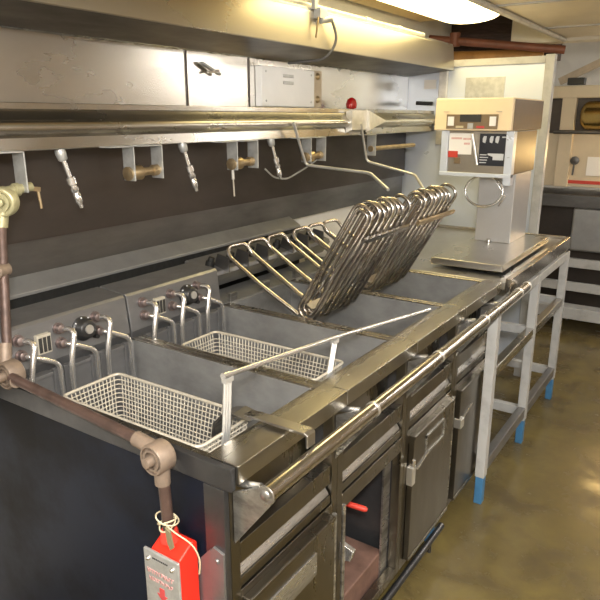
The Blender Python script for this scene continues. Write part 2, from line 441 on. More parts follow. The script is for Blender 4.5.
# ---------------------------------------------------------------- front hand rail
R = thing('guard_rail', 'long polished steel guard rail along the fryer fronts', 'rail', (-.66, .85, 0))
MB().cyl((-.645, .848, .918), (-.645, 2.73, .918), .0185, n=20).build('bar', M['rail'], R)
for y in (1.29, 1.72, 2.155, 2.60, 2.727):
    MB().cyl((-.645, y, .918), (-.645, y + .008, .918), .0205, n=20).build('collar', M['ring'], R)
MB().lathe((-.645, .847, .918), (0, -1, 0), [(0, .0205), (.003, .0195), (.0032, .012), (.006, .010), (.007, .002)], 16).build('end_cap', M['frontlight'], R)
for y in (.852, 1.262, 1.70, 2.135, 2.395):
    br = MB().prism([(-.734, .890), (-.734, .765), (-.630, .905), (-.630, .926), (-.66, .926)], 'y', y, y + .006)
    br.cyl((-.734, y + .02, .90), (-.675, y + .02, .912), .008, n=10)
    br.build('bracket', M['frontlight'], R, bevel=.001)

kp = MB().tube([(-.735, .87, .062), (-.728, 2.10, .062)], .013, 10)
for y in (.95, 1.5, 2.0): kp.cyl((-.735, y, 0), (-.735, y, .062), .008, n=8)
tag(kp.build('kick_pipe', M['endsteel'], origin=(-.73, 1.5, 0)), 'dark steel pipe running low along the floor in front of the fryer doors', 'pipe')
# ---------------------------------------------------------------- wire baskets
def basket(x0, x1, y0, y1, z1, depth, label, hx, hy, hl, hz):
    z0 = z1 - depth; ti = .018
    B = thing('fry_basket', label, 'fry basket', ((x0 + x1) / 2, (y0 + y1) / 2, z0), 'wire fry baskets')
    p = .0122; w = .0034; m = MB()
    def loop(t, r=.02):
        q = ti * (1 - t); z = z0 + depth * t
        return fillet([(x0 + q, y0 + q, z), (x1 - q, y0 + q, z), (x1 - q, y1 - q, z), (x0 + q, y1 - q, z)], r, 4, closed=True)
    for k in range(1, int(depth / p)):
        m.tube(loop(k * p / depth), w / 2, 4, closed=True)
    nx = int((x1 - x0 - .03) / p); ny = int((y1 - y0 - .03) / p)
    for k in range(nx + 1):
        x = x0 + .015 + (x1 - x0 - .03) * k / nx; xi = (x0 + x1) / 2 + (x - (x0 + x1) / 2) * (1 - 2 * ti / (x1 - x0))
        m.tube([(x, y0, z1), (xi, y0 + ti, z0), (xi, y1 - ti, z0), (x, y1, z1)], w / 2, 4)
    for k in range(ny + 1):
        y = y0 + .015 + (y1 - y0 - .03) * k / ny; yi = (y0 + y1) / 2 + (y - (y0 + y1) / 2) * (1 - 2 * ti / (y1 - y0))
        m.tube([(x0, y, z1), (x0 + ti, yi, z0), (x1 - ti, yi, z0), (x1, y, z1)], w / 2, 4)
    m.build('mesh', M['basket'], B)
    MB().tube(loop(1.0), .0042, 8, closed=True).build('rim', M['basket'], B)
    MB().tube(loop(0.0), .003, 8, closed=True).build('base_wire', M['basket'], B)
    # flat strap hanger with three ribs at the front end
    h = MB()
    for k in (-1, 0, 1):
        h.tube(fillet([(x1 - ti, hy + k * .007, z0 + .01), (x1 + .004, hy + k * .009, z1), (hx, hy + hl + k * .009, hz)], .01), .0042, 8)
    h.box(hx - .006, hx + .006, hy + hl - .014, hy + hl + .014, hz - .006, hz + .004)
    h.build('hanger', M['basketflat'], B)
    return B
basket(-1.315, -.848, .880, 1.062, .940, .125, 'wide cream wire fry basket in the fryer nearest the red box', -.850, .965, .018, 1.062)
basket(-1.325, -.835, 1.315, 1.480, .940, .12, 'cream wire fry basket in the second fryer from the red box, slimmer in view', -.846, 1.392, .050, 1.014)

# lift rod lying across both hangers
lr = MB().tube([(-.850, .972, 1.0735), (-.846, 1.442, 1.025), (-.80, 2.02, .968)], .0065, 10)
lr.lathe((-.850, .968, 1.074), (0, 1, -.1), [(0, .008), (.02, .008)], 10)
tag(lr.build('lift_rod', M['chrome'], origin=(-.83, 1.5, .97)), 'long thin steel rod lying slantwise across both basket hangers', 'rod')
# bent strap over the ledge
st = thing('hook_strap', 'bent flat steel strap hooked over the front ledge of the nearest fryer', 'strap', (-.74, 1.03, .962))
MB().prism([(-.86, .967), (-.80, .9735), (-.664, .9735), (-.655, .968), (-.655, .938), (-.659, .938), (-.660, .966), (-.80, .9675), (-.858, .9615)], 'y', 1.008, 1.040).build('strap', M['steel'], st, bevel=.001)
MB().prism([(-.80, .967), (-.85, .966), (-.88, .955), (-.905, .925), (-.912, .895), (-.918, .895), (-.912, .93), (-.884, .962), (-.85, .973)], 'y', .995, 1.045).build('tongue', M['splashlow'], st, bevel=.001)

# ---------------------------------------------------------------- serving table
T = thing('work_table', 'white framed steel work table with blue feet carrying the beige dispenser', 'table', (-1.1, 3.1, 0))
MB().box(-1.70, -.700, 2.586, 3.745, .925, .958).build('table_top', M['steel'], T, bevel=.003)
MB().box(-.700, -.676, 2.59, 3.745, .905, .974).build('front_lip', M['rail'], T, bevel=.004)
MB().box(-1.70, -.700, 3.725, 3.745, .958, .975).build('end_lip', M['rail'], T, bevel=.003)
MB().box(-.705, -.668, 2.41, 3.735, .855, .897).build('front_apron', M['whitepaint'], T, bevel=.002)
for x in (-.685, -1.60):
    for y in (2.432, 3.07, 3.705):
        if x < -1 and y < 2.5: y = 2.62
        lg = MB().box(x - .020, x + .020, y - .022, y + .022, .13, .897 if x > -1 else .925).build('leg', M['whitepaint'], T, bevel=.003)
        MB().box(x - .017, x + .017, y - .019, y + .019, 0, .132).build('foot', M['bluepaint'], lg, bevel=.003)
MB().box(-.703, -.667, 2.454, 3.683, .585, .630).build('stretcher', M['steel'], T, bevel=.002)
MB().box(-.703, -.667, 2.454, 3.683, .150, .205).build('stretcher', M['head'], T, bevel=.002)
for y in (3.07, 3.705):
    MB().box(-1.58, -.705, y - .018, y + .018, .155, .20).build('cross_bar', M['whitepaint'], T, bevel=.002)
    MB().box(-1.58, -.705, y - .018, y + .018, .59, .63).build('cross_bar', M['whitepaint'], T, bevel=.002)
MB().box(-1.62, -1.58, 2.64, 3.683, .155, .20).build('stretcher', M['whitepaint'], T, bevel=.002)

# ---------------------------------------------------------------- dispenser on the table
D = thing('food_dispenser', 'beige and steel food dispenser on a pedestal on the work table', 'dispenser', (-.92, 3.2, .96))
bs = MB().box(-1.075, -.745, 2.69, 3.52, .972, 1.003).build('base_plate', M['steel'], D, bevel=.003)
for x in (-1.03, -.79):
    for y in (2.9, 3.45): MB().cyl((x, y, .958), (x, y, .979), .016, n=12).build('foot', M['black'], D)
MB().box(-1.045, -.862, 3.20, 3.49, 1.003, 1.35).build('column', M['colsteel'], D, bevel=.004)
MB().lathe((-.96, 3.17, 1.003), (0, 0, 1), [(0, .012), (.018, .012), (.022, .007)], 12).build('knob', M['chrome'], D)
hd = MB().prism([(3.0, 1.558), (3.012, 1.705), (3.55, 1.705), (3.55, 1.558)], 'x', -1.222, -.850)
hd = hd.build('top_cover', M['beige'], D, bevel=.006)
MB().box(-.851, -.8475, 3.03, 3.54, 1.562, 1.698).build('shaded_side_sheet', M['beigeshade'], D)  # thin sheet colours the beige side as if shaded
by = 3.025
bd = MB().box(-1.165, -.855, by, 3.50, 1.352, 1.557).build('body', M['bodysteel'], D, bevel=.003)
MB().box(-.856, -.8515, 3.07, 3.48, 1.356, 1.553).build('reflection_side_sheet', M['sidereflect'], bd)  # sheet carries the painted brown reflection of the body side
MB().box(-1.185, -1.150, 3.012, 3.06, 1.345, 1.557).build('side_rail', M['panelsteel'], D, bevel=.002)
MB().box(-.872, -.836, 3.012, 3.06, 1.31, 1.557).build('side_rail', M['panelsteel'], D, bevel=.002)
MB().box(-1.185, -.836, 3.008, 3.05, 1.345, 1.362).build('bottom_rail', M['panelsteel'], D, bevel=.002)
# control strip on the cover
fx = lambda t: -1.222 + .372 * t
cs = MB().box(fx(.17), fx(.83), 2.998, 3.006, 1.566, 1.632).build('control_strip', M['panelbeige'], hd)
MB().box(fx(.35), fx(.62), 2.994, 3.0, 1.598, 1.632).build('display', M['dark'], cs)
MB().box(fx(.19), fx(.27), 2.995, 3.0, 1.580, 1.622).build('button', M['paper'], cs)
MB().box(fx(.73), fx(.81), 2.995, 3.0, 1.580, 1.622).build('button', M['paper'], cs)
MB().box(fx(.30), fx(.40), 2.995, 3.0, 1.570, 1.580).build('button', M['twine'], cs)
MB().box(fx(.57), fx(.67), 2.995, 3.0, 1.570, 1.580).build('button', M['redink'], cs)
MB().box(fx(.455), fx(.525), 2.994, 3.0, 1.567, 1.592).build('button', M['galv'], cs)
for t in (.12, .80): MB().box(fx(t), fx(t + .07), 3.003, 3.008, 1.642, 1.646).build('printed_mark', M['tancloth'], hd)
# label, lever, notice
lb = MB().box(-.998, -.868, by - .002, by + .002, 1.398, 1.545).build('instruction_label', M['labelblack'], bd)
for cx in (-.975, -.942, -.915):
    pk = MB().prism([(cx - .008, 1.506), (cx + .004, 1.502), (cx + .008, 1.516), (cx + .009, 1.534), (cx - .004, 1.534), (cx - .009, 1.522)], 'y', by - .003, by - .002)
    pk.build('label_picture', M['lightgrey'], lb)
MB().box(-.893, -.873, by - .003, by - .002, 1.527, 1.533).build('label_mark', M['lightgrey'], lb)
MB().prism([(-.955, 1.448), (-.930, 1.440), (-.930, 1.425), (-.880, 1.425), (-.880, 1.455), (-.955, 1.455)], 'y', by - .003, by - .002).build('label_block', M['lightgrey'], lb)
for k in range(4): MB().box(-.992, -.960 + .004 * (k % 3), by - .003, by - .002, 1.410 + k * .012, 1.414 + k * .012).build('print_line', M['lightgrey'], lb)
MB().bar((-1.035, by - .012, 1.545), (-.998, by - .014, 1.40), .012, .012).build('lever', M['ring'], bd, bevel=.003)
MB().box(-1.115, -1.085, by - .01, by, 1.402, 1.432).build('slide_catch', M['panelbeige'], bd, bevel=.002)
nt = thing('paper_notice', 'white paper notice with red print taped on the beige dispenser', 'notice', (-1.09, by - .003, 1.46))
MB().box(-1.148, -1.034, by - .005, by - .002, 1.447, 1.545).build('sheet', M['paper'], nt)
pr = MB()
for (a, c, z) in ((-1.136, -1.085, 1.517), (-1.077, -1.042, 1.515), (-1.072, -1.050, 1.493)):
    x = a
    while x < c:
        wd = random.uniform(.004, .007); pr.box(x, x + wd - .0015, by - .006, by - .005, z, z + .009); x += wd
pr.build('red_print', M['pink'], nt)
MB().box(-1.148, -1.100, by - .007, by - .0045, 1.432, 1.462).build('red_tab', M['redstripe'], nt)
# wire ring handle hanging on the pedestal
rg = MB(); ring = []
for k in range(40):
    w = 2 * PI * k / 40; ring.append((-1.005 + .095 * math.cos(w), 3.165 + .01 * math.sin(w), 1.262 + .075 * math.sin(w)))
rg.tube(ring, .006, 8, closed=True)
rg.tube(fillet([(-1.005, 3.165, 1.337), (-1.0, 3.17, 1.352), (-.93, 3.19, 1.352)], .01), .005, 8)
rg.tube([(-.95, 3.18, 1.31), (-.90, 3.18, 1.24), (-.93, 3.18, 1.19)], .004, 8)
tag(rg.build('wire_ring', M['chrome'], origin=(-1.0, 3.165, 1.19)), 'round steel wire ring hanging below the beige dispenser head', 'ring')

# ---------------------------------------------------------------- end partition
P = thing('partition_panel', 'tall bright stainless partition with white post behind the beige dispenser', 'partition', (-1.35, 3.96, 0))
MB().box(-1.83, -.955, 3.955, 3.970, .05, 1.93).build('sheet', M['panelsteel'], P)
MB().box(-.957, -.905, 3.935, 3.985, 0, 1.962).build('post', M['whitepaint'], P, bevel=.004)
MB().box(-1.56, -.957, 3.938, 3.980, 1.915, 1.955).build('top_rail', M['whitepaint'], P, bevel=.003)
MB().box(-1.585, -1.530, 3.925, 3.955, 1.45, 1.94).build('corner_strip', M['endwhite'], P, bevel=.006)
MB().box(-1.42, -1.18, 3.951, 3.956, 1.70, 1.85).build('pale_patch', M['galv'], P)

# ---------------------------------------------------------------- canopy hood
H = thing('canopy_hood', 'long stainless canopy hood with rolled lip above the fryers', 'hood', (-1.6, 1.5, 1.89))
MB().prism([(-1.50, 1.893), (-1.485, 1.893), (-1.500, 2.035), (-1.515, 2.035)], 'y', -.9, 3.92).build('front_lip', M['lip'], H, bevel=.003)
MB().prism([(-1.50, 1.893), (-1.50, 1.900), (-1.80, 1.875), (-1.80, 1.868)], 'y', -.9, 3.92).build('underside', M['splashlow'], H)
MB().box(-1.80, -1.505, -.9, 3.92, 2.035, 2.045).build('top_sheet', M['steel'], H)
MB().cyl((-1.790, -.9, 1.873), (-1.790, 3.90, 1.873), .008, n=10).build('seam_bead', M['frontlight'], H)

# ledge trough under the hood
def trough(name, ya, yb, label):
    G = thing(name, label, 'shelf', (-1.68, (ya + yb) / 2, 1.53), 'trough shelves under the hood')
    nose = [(-1.598 + .022 * math.cos(math.radians(a)), 1.592 + .022 * math.sin(math.radians(a))) for a in range(75, -76, -15)]
    MB().prism([(-1.80, 1.650), (-1.612, 1.648)] + nose + [(-1.604, 1.565), (-1.600, 1.534), (-1.80, 1.530)], 'y', ya, yb, True).build('trough', M['ledge'], G)
    MB().box(-1.612, -1.604, ya, yb, 1.640, 1.658).build('top_edge', M['rail'], G, bevel=.002)
    return G
g1 = trough('trough_shelf', -.9, 2.955, 'long rounded steel trough shelf under the hood holding the nozzle brackets')
g2 = trough('trough_shelf', 3.02, 3.93, 'short far steel trough shelf ending behind the beige dispenser')
MB().prism([(-1.60, 1.645), (-1.565, 1.652), (-1.565, 1.56), (-1.60, 1.545)], 'y', 2.80, 2.955).build('end_plate', M['endwhite'], g1)
MB().add([(-1.572, 2.955, 1.655), (-1.572, 2.955, 1.545), (-1.552, 2.955, 1.650), (-1.548, 2.955, 1.555), (-1.558, 3.16, 1.600), (-1.570, 3.16, 1.602)],
         [(0, 1, 3, 2), (2, 3, 4), (0, 2, 4, 5), (1, 0, 5), (1, 5, 4, 3)]).build('end_cap', M['endwhite'], g1)

# ---------------------------------------------------------------- items on wall above the trough
wp = thing('access_panel', 'white access panel with two vent slots on the wall above the trough shelf', 'panel', (-1.80, 2.55, 1.66))
MB().box(-1.80, -1.765, 2.335, 2.77, 1.665, 1.838).build('sheet', M['whitepanel'], wp, bevel=.004)
for z in (1.765, 1.795): MB().box(-1.766, -1.762, 2.50, 2.585, z, z + .014).build('vent_slot', M['galv'], wp, bevel=.002)
for y, z in ((2.37, 1.69), (2.37, 1.815), (2.74, 1.69), (2.74, 1.815)):
    MB().lathe((-1.766, y, z), (1, 0, 0), [(0, .006), (.003, .004)], 10).build('screw', M['galv'], wp)
ts = thing('strap_strip', 'narrow tan strip with two bolts beside the white access panel', 'strip', (-1.80, 2.83, 1.66))
MB().box(-1.80, -1.785, 2.785, 2.87, 1.665, 1.842).build('strip', M['tancloth'], ts, bevel=.002)
for z in (1.705, 1.815): MB().lathe((-1.786, 2.828, z), (1, 0, 0), [(0, .018), (.008, .015), (.012, .008)], 12).build('bolt', M['brass'], ts)
rl = MB().lathe((-1.70, 3.03, 1.650), (0, 0, 1), [(0, .016), (.012, .016), (.014, .026), (.035, .030), (.058, .022), (.068, .006)], 18)
tag(rl.build('indicator_lamp', M['redglass'], origin=(-1.70, 3.03, 1.65)), 'small red indicator lamp above the gap between the trough shelves', 'lamp')
wc = thing('wall_catch', 'small steel spring catch on the wall left of the white access panel', 'catch', (-1.79, 2.03, 1.79))
MB().bar((-1.785, 1.97, 1.825), (-1.775, 2.07, 1.785), .02, .010).build('arm', M['galv'], wc, bevel=.002)
MB().bar((-1.78, 2.00, 1.79), (-1.77, 2.06, 1.80), .012, .010).build('spring', M['chrome'], wc, bevel=.002)
th = thing('tee_handle', 'small black tee handle on the partition left of the beige dispenser', 'handle', (-1.66, 3.93, 1.69))
MB().cyl((-1.66, 3.955, 1.70), (-1.66, 3.90, 1.70), .010, n=10).build('stem', M['black'], th)
MB().cyl((-1.715, 3.90, 1.705), (-1.605, 3.90, 1.700), .012, n=10).build('grip', M['black'], th)
wn = MB().box(-1.69, -1.61, 3.948, 3.955, 1.79, 1.845)
tag(wn.build('wall_sticker', M['paper'], origin=(-1.65, 3.95, 1.79)), 'small faded sticker on the partition above the black tee handle', 'sticker')

# hood cable
hc = thing('hood_cable', 'thin grey cable looping from a clamp over the hood front', 'cable', (-1.48, 2.36, 1.95))
MB().tube(fillet([(-1.49, 2.40, 2.03), (-1.47, 2.44, 2.01), (-1.46, 2.475, 1.93), (-1.50, 2.44, 1.855), (-1.70, 2.45, 1.85)], .05, 8), .006, 8).build('cable', M['cable'], hc)
cl = MB().box(-1.50, -1.468, 2.345, 2.40, 2.005, 2.045); cl.cyl((-1.485, 2.37, 2.0), (-1.46, 2.42, 2.01), .014, n=10)
cl.build('clamp', M['galv'], hc, bevel=.002)
MB().box(-1.505, -1.488, 2.335, 2.36, 2.04, 2.19).build('hanger_strip', M['whitepaint'], hc)
MB().tube([(-1.478, 2.345, 2.01), (-1.475, 2.33, 1.96), (-1.476, 2.325, 1.93)], .004, 6).build('loose_end', M['brass'], hc)
cd = thing('conduit', 'white conduit lying along the top edge of the hood', 'conduit', (-1.54, 3.0, 2.045))
MB().cyl((-1.54, .8, 2.062), (-1.54, 3.55, 2.062), .012, n=12).build('pipe', M['galv'], cd)
for y in (2.85, 3.2): MB().cyl((-1.54, y, 2.062), (-1.54, y + .05, 2.062), .016, n=12).build('coupling', M['endwhite'], cd)

# ---------------------------------------------------------------- brackets under the trough with fusible links
def bracket_pair(ya, yb, label, kind):
    B = thing('link_bracket', label, 'bracket', (-1.57, ya, 1.44), 'link brackets under the trough shelf')
    def leaf(y):
        m = MB(); m.box(-1.60, -1.548, y - .002, y + .002, 1.425, 1.534); m.box(-1.60, -1.548, y - .09, y + .002, 1.530, 1.534)
        return m
    if ya is not None: leaf(ya).build('bracket', M['galv'], B, bevel=.001)
    if yb is not None: leaf(yb).build('bracket', M['galv'], B, bevel=.001)
    return B
def wheel(p, d, r, m, parent, name='pulley'):
    return MB().lathe(p, d, [(0, r * .9), (.004, r), (.010, r), (.012, r * .85), (.010, r * .75), (.010, r * .45), (.018, r * .4), (.02, r * .2)], 22).build(name, m, parent)
b1 = bracket_pair(1.008, None, 'leftmost bracket under the trough shelf, with a brass pulley elbow', 0)
MB().lathe((-1.575, 1.006, 1.435), (0, -1, -.1), [(-.03, .012), (0, .013), (.008, .013), (.010, .018), (.022, .018), (.024, .014), (.065, .014)], 16).build('union', M['pulleygreen'], b1)
pw = MB().lathe((-1.575, .945, 1.405), (.6, -.8, 0), [(-.022, .034), (-.018, .040), (.014, .040), (.018, .036), (.018, .032), (.010, .031), (.010, .026), (.018, .025), (.018, .019), (.010, .018), (.010, .012), (.024, .011), (.026, .004)], 24)
pw.cyl((-1.575, .945, 1.385), (-1.575, .935, 1.34), .016, n=14)
pw.build('pulley', M['pulleygreen'], b1)
MB().bar((-1.576, 1.012, 1.435), (-1.576, 1.06, 1.428), .012, .012).build('pin', M['brass'], b1)
MB().tube([(-1.576, 1.055, 1.43), (-1.576, 1.06, 1.375)], .004, 6).build('tag', M['brass'], b1)
for (ya, yb, lab) in ((1.385, 1.505, 'pair of brackets with a brown fusible link between the first two nozzles'),
                      (1.893, 2.020, 'pair of brackets with a thin drop wire left of the third nozzle'),
                      (2.408, 2.53, 'pair of brackets right of the third nozzle, behind a lift hook')):
    B = bracket_pair(ya, yb, lab, 1)
    lk = MB().lathe((-1.575, ya - .014, 1.447), (0, 1, .04), [(0, .010), (.004, .022), (.012, .022), (.016, .015), (.030, .022), (.058, .024), (.062, .014), (.11, .013), (.112, .018), (.132, .018), (.14, .008)], 14)
    lk.build('fusible_link', M['brass'], B)
    if ya > 1.8 and ya < 2.2:
        MB().tube([(-1.575, ya, 1.43), (-1.575, ya + .002, 1.39)], .006, 8).build('wire_nut', M['endwhite'], B)
        MB().tube([(-1.575, ya + .002, 1.39), (-1.575, ya + .006, 1.325)], .003, 6).build('drop_wire', M['basket'], B)
B = bracket_pair(3.03, None, 'single bracket near the far end of the trough shelf', 1)
MB().lathe((-1.575, 3.02, 1.46), (0, 1, 0), [(0, .016), (.03, .016), (.032, .012), (.55, .012)], 12).build('pipe', M['brass'], B)
# spring chain
tag(MB().tube(fillet([(-1.62, 2.16, 1.41), (-1.62, 2.22, 1.37), (-1.62, 2.32, 1.355), (-1.60, 2.45, 1.40), (-1.58, 2.50, 1.43)], .03), .004, 6).build('drip_wire', M['galv'], origin=(-1.62, 2.3, 1.36)),
    'slack thin wire looping below the third nozzle', 'wire')

# nozzles
nz = thing('spray_nozzle', 'first chrome spray nozzle from the left, under the trough shelf', 'nozzle', (-1.62, 1.168, 1.53), 'spray nozzles under the trough shelf')
a = Vector((-1.62, 1.168, 1.53)); dn = Vector((.02, .036, -.15))
dl = dn.length
MB().lathe(a, dn, [(0, .014), (.010, .016), (.030, .014), (.034, .010)], 14).build('cap', M['galv'], nz)
MB().lathe(a, dn, [(.03, .0075), (.085, .0075)], 12).build('stem', M['chrome'], nz)
MB().lathe(a, dn, [(.082, .009), (.085, .0145), (.105, .0145), (.108, .010), (.113, .010), (.115, .013), (.125, .013), (.128, .010), (.134, .010), (.136, .012), (.160, .011), (.165, .007), (.178, .006)], 14).build('tip', M['chrome'], nz)
dup(nz, (0, .503, .003), 'second chrome spray nozzle from the left, right of the brown fusible link')
dup(nz, (0, 1.030, .005), 'third chrome spray nozzle from the left, beside the bent lift hook')

# lift hooks holding the elements up
def hook(pts, label):
    m = MB()
    P_ = fillet(pts, .022, 5)
    m.tube(P_, .0065, 8)
    tag(m.build('lift_hook', M['basketflat'], origin=pts[0]), label, 'hook', 'lift hooks under the trough shelf')
hook([(-1.565, 2.29, 1.60), (-1.565, 2.388, 1.415), (-1.244, 2.388, 1.395), (-1.10, 2.27, 1.345)], 'bent lift hook reaching to the nearer raised element bank')
hook([(-1.565, 2.89, 1.59), (-1.565, 2.965, 1.40), (-1.293, 2.965, 1.343), (-1.13, 2.72, 1.29)], 'bent lift hook near the trough end, reaching to the far element bank')

# ---------------------------------------------------------------- fire pull station and conduit
py_ = .795
C = thing('release_conduit', 'brown release conduit with three cast pulley elbows on the fryer end panel', 'conduit', (-1.1, py_, .97))
MB().cyl((-1.40, py_ + .01, .998), (-.93, py_, .972), .0125, n=14).build('horizontal_pipe', M['pipe'], C)
MB().cyl((-1.575, .935, 1.345), (-1.475, .845, 1.03), .0125, n=14).build('riser_pipe', M['pipe'], C)
MB().lathe((-1.540, .902, 1.235), (.2, -.6, 0), [(-.018, .013), (-.014, .018), (.024, .018), (.028, .010)], 14).build('clamp', M['pulley'], C)
MB().cyl((-.866, py_ - .005, .92), (-.862, py_ - .003, .787), .0125, n=14).build('drop_pipe', M['pipe'], C)
def elbow(c, d, r, arms, m):
    mb = MB().lathe(c, d, [(-.022, r * .9), (-.018, r), (.016, r), (.020, r * .93), (.020, r * .84), (.011, r * .82), (.011, r * .70), (.020, r * .68), (.020, r * .54), (.012, r * .52), (.012, r * .36), (.034, r * .32), (.036, r * .1)], 28)
    for (p, q, rr) in arms: mb.cyl(p, q, rr, n=14)
    return mb.build('pulley_elbow', m, C)
elbow((-.878, py_ - .004, .952), (-.05, -1, .0), .034, [((-.945, py_, .973), (-.89, py_, .966), .0165), ((-.868, py_ - .005, .95), (-.868, py_ - .005, .895), .0165)], M['pulley'])
elbow((-1.432, .822, .994), (.0, -1, .0), .036, [((-1.46, .825, 1.0), (-1.478, .845, 1.06), .0165), ((-1.44, .825, .985), (-1.38, .805, .992), .0165)], M['pulley'])

PS = thing('pull_station', 'red emergency pull station box with aluminium plate hanging on the fryer end', 'pull station', (-.87, .77, .58))
Rz = math.radians(0)
bx = MB().prism([(.757, .585), (.757, .735), (.765, .748), (.806, .772), (.819, .764), (.819, .585)], 'x', -.890, -.806)
bx = bx.build('housing', M['red'], PS, bevel=.005)
MB().lathe((-.860, .792, .762), (0, 0, 1), [(0, .021), (.018, .019), (.026, .017)], 18).build('collar', M['redhandle'], PS)
pl = MB().box(-.898, -.797, .750, .757, .575, .755).build('plate', M['plate'], PS, bevel=.003)
for x in (-.882, -.813): MB().lathe((x, .750, .735), (0, -1, 0), [(0, .006), (.004, .005), (.006, .003)], 12).build('screw', M['chrome'], pl)
lt = MB()
for (z, a, c, h) in ((.700, -.888, -.812, .010), (.682, -.884, -.820, .009)):
    x = a
    while x < c:
        wd = random.uniform(.005, .009); yy = (.7488, .7502)
        lt.box(x, x + .0018, *yy, z, z + h)
        lt.box(x, x + wd - .002, *yy, z + random.choice((0, h * .4, h - .002)), z + random.choice((h * .4 + .002, h)))
        x += wd
lt.build('red_lettering', M['pink'], pl)
bl = MB(); x = -.870
while x < -.825: bl.box(x, x + .003, .7488, .7502, .738, .741); x += .005
bl.build('small_print', M['blackink'], pl)
MB().prism([(-.855, .672), (-.841, .672), (-.841, .656), (-.833, .656), (-.848, .640), (-.863, .656), (-.855, .656)], 'y', .7488, .7502).build('red_arrow', M['redink'], pl)
MB().box(-.866, -.828, .7475, .7502, .590, .622).build('window', M['dark'], pl)
MB().tube([(-.847 + .030 * math.cos(2 * PI * k / 24), .742, .604 + .026 * math.sin(2 * PI * k / 24)) for k in range(24)], .003, 6, closed=True).build('pull_ring', M['chrome'], pl)
sw = thing('seal_wire', 'looped seal twine with a small tag round the pipe above the red box', 'twine', (-.867, .79, .80))
tw = MB()
for j in range(3):
    tw.tube([(-.862 + (.016 + .003 * j) * math.cos(2 * PI * k / 18), .790 + (.018 + .003 * j) * math.sin(2 * PI * k / 18),   .802 + .006 * j + .010 * math.sin(2 * PI * k / 18 + j * 2)) for k in range(18)], .0018, 5, closed=True)
tw.tube(fillet([(-.850, .775, .81), (-.82, .772, .805), (-.792, .790, .78), (-.782, .800, .74), (-.790, .802, .70)], .03), .0018, 5)
tw.build('twine', M['twine'], sw)
MB().prism([(-.845, .812), (-.832, .806), (-.824, .772), (-.834, .762), (-.842, .78)], 'y', .766, .770).build('tag', M['tag'], sw)

# ---------------------------------------------------------------- overhead
CL = thing('ceiling_light', 'long lit fluorescent ceiling light over the hood front', 'ceiling light', (-1.34, 3.05, 2.19))
MB().box(-1.53, -1.15, 2.30, 3.80, 2.165, 2.19).build('housing', M['ceil'], CL, bevel=.004)
def lens(x0, x1, y0, y1, zt, drop):
    m = MB(); n = 10; prof = []
    for k in range(n + 1):
        w = PI * k / n
        prof.append(((x0 + x1) / 2 - (x1 - x0) / 2 * math.cos(w), zt - drop * math.sin(w)))
    m.prism(prof, 'y', y0 + .02, y1 - .06, True); 
    prof2 = [((x0 + x1) / 2 + (p[0] - (x0 + x1) / 2) * .82, zt - (zt - p[1]) * .55) for p in prof]
    m.prism(prof2, 'y', y1 - .06, y1 - .005)
    return m
lens(-1.51, -1.17, 2.32, 3.78, 2.165, .040).build('diffuser', M['lens'], CL)
def fill_fixture(x, y, label, w=.32, l=1.25, m='lensw'):  # unseen lamps added to fill the aisle with light
    t = thing('ceiling_light', label, 'ceiling light', (x, y, 2.19), 'added fill lights over the aisle')
    MB().box(x - w / 2 - .02, x + w / 2 + .02, y - l / 2 - .02, y + l / 2 + .02, 2.165, 2.19).build('housing', M['ceil'], t)
    lens(x - w / 2, x + w / 2, y - l / 2, y + l / 2, 2.165, .04).build('diffuser', M[m], t)
fill_fixture(.30, .10, 'added fill light above the near end of the aisle')
fill_fixture(.95, 1.5, 'added fill light beside the right wall of the aisle')
fill_fixture(.62, 4.55, 'added fill light at the far right of the aisle', .3, .9)
fill_fixture(.25, 5.5, 'added fill light above the cross aisle', .3, .7)
fill_fixture(-.55, -.75, 'added fill light behind the near end of the fryers')
bl_ = thing('hotspot_light', 'added long reflection light on the right wall', 'reflection light', (1.6, 6.0, 1.97))  # unseen lamp added for a hot spot on the hood wall
MB().box(1.575, 1.60, 5.45, 6.65, 1.80, 2.14).build('housing', M['ceil'], bl_)
MB().box(1.55, 1.575, 5.48, 6.62, 1.82, 2.12).build('diffuser', M['lenslow'], bl_)
wl = thing('floor_glow_lamp', 'added warm floor-glow lamp on the cream boiler front', 'lamp', (-.50, 5.2, 1.36))  # unseen lamp added to make the warm floor glow
MB().lathe((-.50, 5.28, 1.36), (0, -1, 0), [(0, .09), (.03, .09), (.04, .075)], 18).build('base', M['black'], wl)
MB().lathe((-.50, 5.24, 1.36), (0, -1, 0), [(0, .07), (.03, .066), (.06, .045), (.07, .01)], 18).build('bulb', M['bulb'], wl)
du = thing('air_duct', 'pale painted air duct running under the ceiling above the work table', 'duct', (-.4, 3.0, 2.15))
MB().box(-1.05, .2, 1.2, 4.58, 2.110, 2.188).build('duct', M['ductgrey'], du, bevel=.008)
MB().box(-1.11, -1.05, 1.2, 4.58, 2.15, 2.188).build('flange', M['ceil'], du, bevel=.004)
for y in (3.1, 4.0): MB().box(-1.055, .205, y, y + .03, 2.104, 2.112).build('joint_band', M['whitepaint'], du)
cp = MB().cyl((-1.00, 2.6, 2.095), (-1.00, 4.55, 2.095), .014, n=12)
tag(cp.build('ceiling_pipe', M['whitepaint'], origin=(-.98, 3.5, 2.1)), 'thin white pipe along the underside of the pale air duct', 'pipe')
rp = thing('steam_pipe', 'dark brown pipe crossing below the ceiling beyond the partition', 'pipe', (-1.4, 4.42, 2.08))
MB().cyl((-1.83, 4.32, 2.13), (-.98, 4.50, 2.03), .026, n=14).build('pipe', M['rustpipe'], rp)
MB().cyl((-1.66, 4.355, 2.075), (-1.66, 4.355, 2.16), .035, n=14).build('valve', M['rustpipe'], rp)
op = MB().cyl((-1.839, 4.53, 2.02), (-1.15, 4.66, 2.015), .045, n=14)
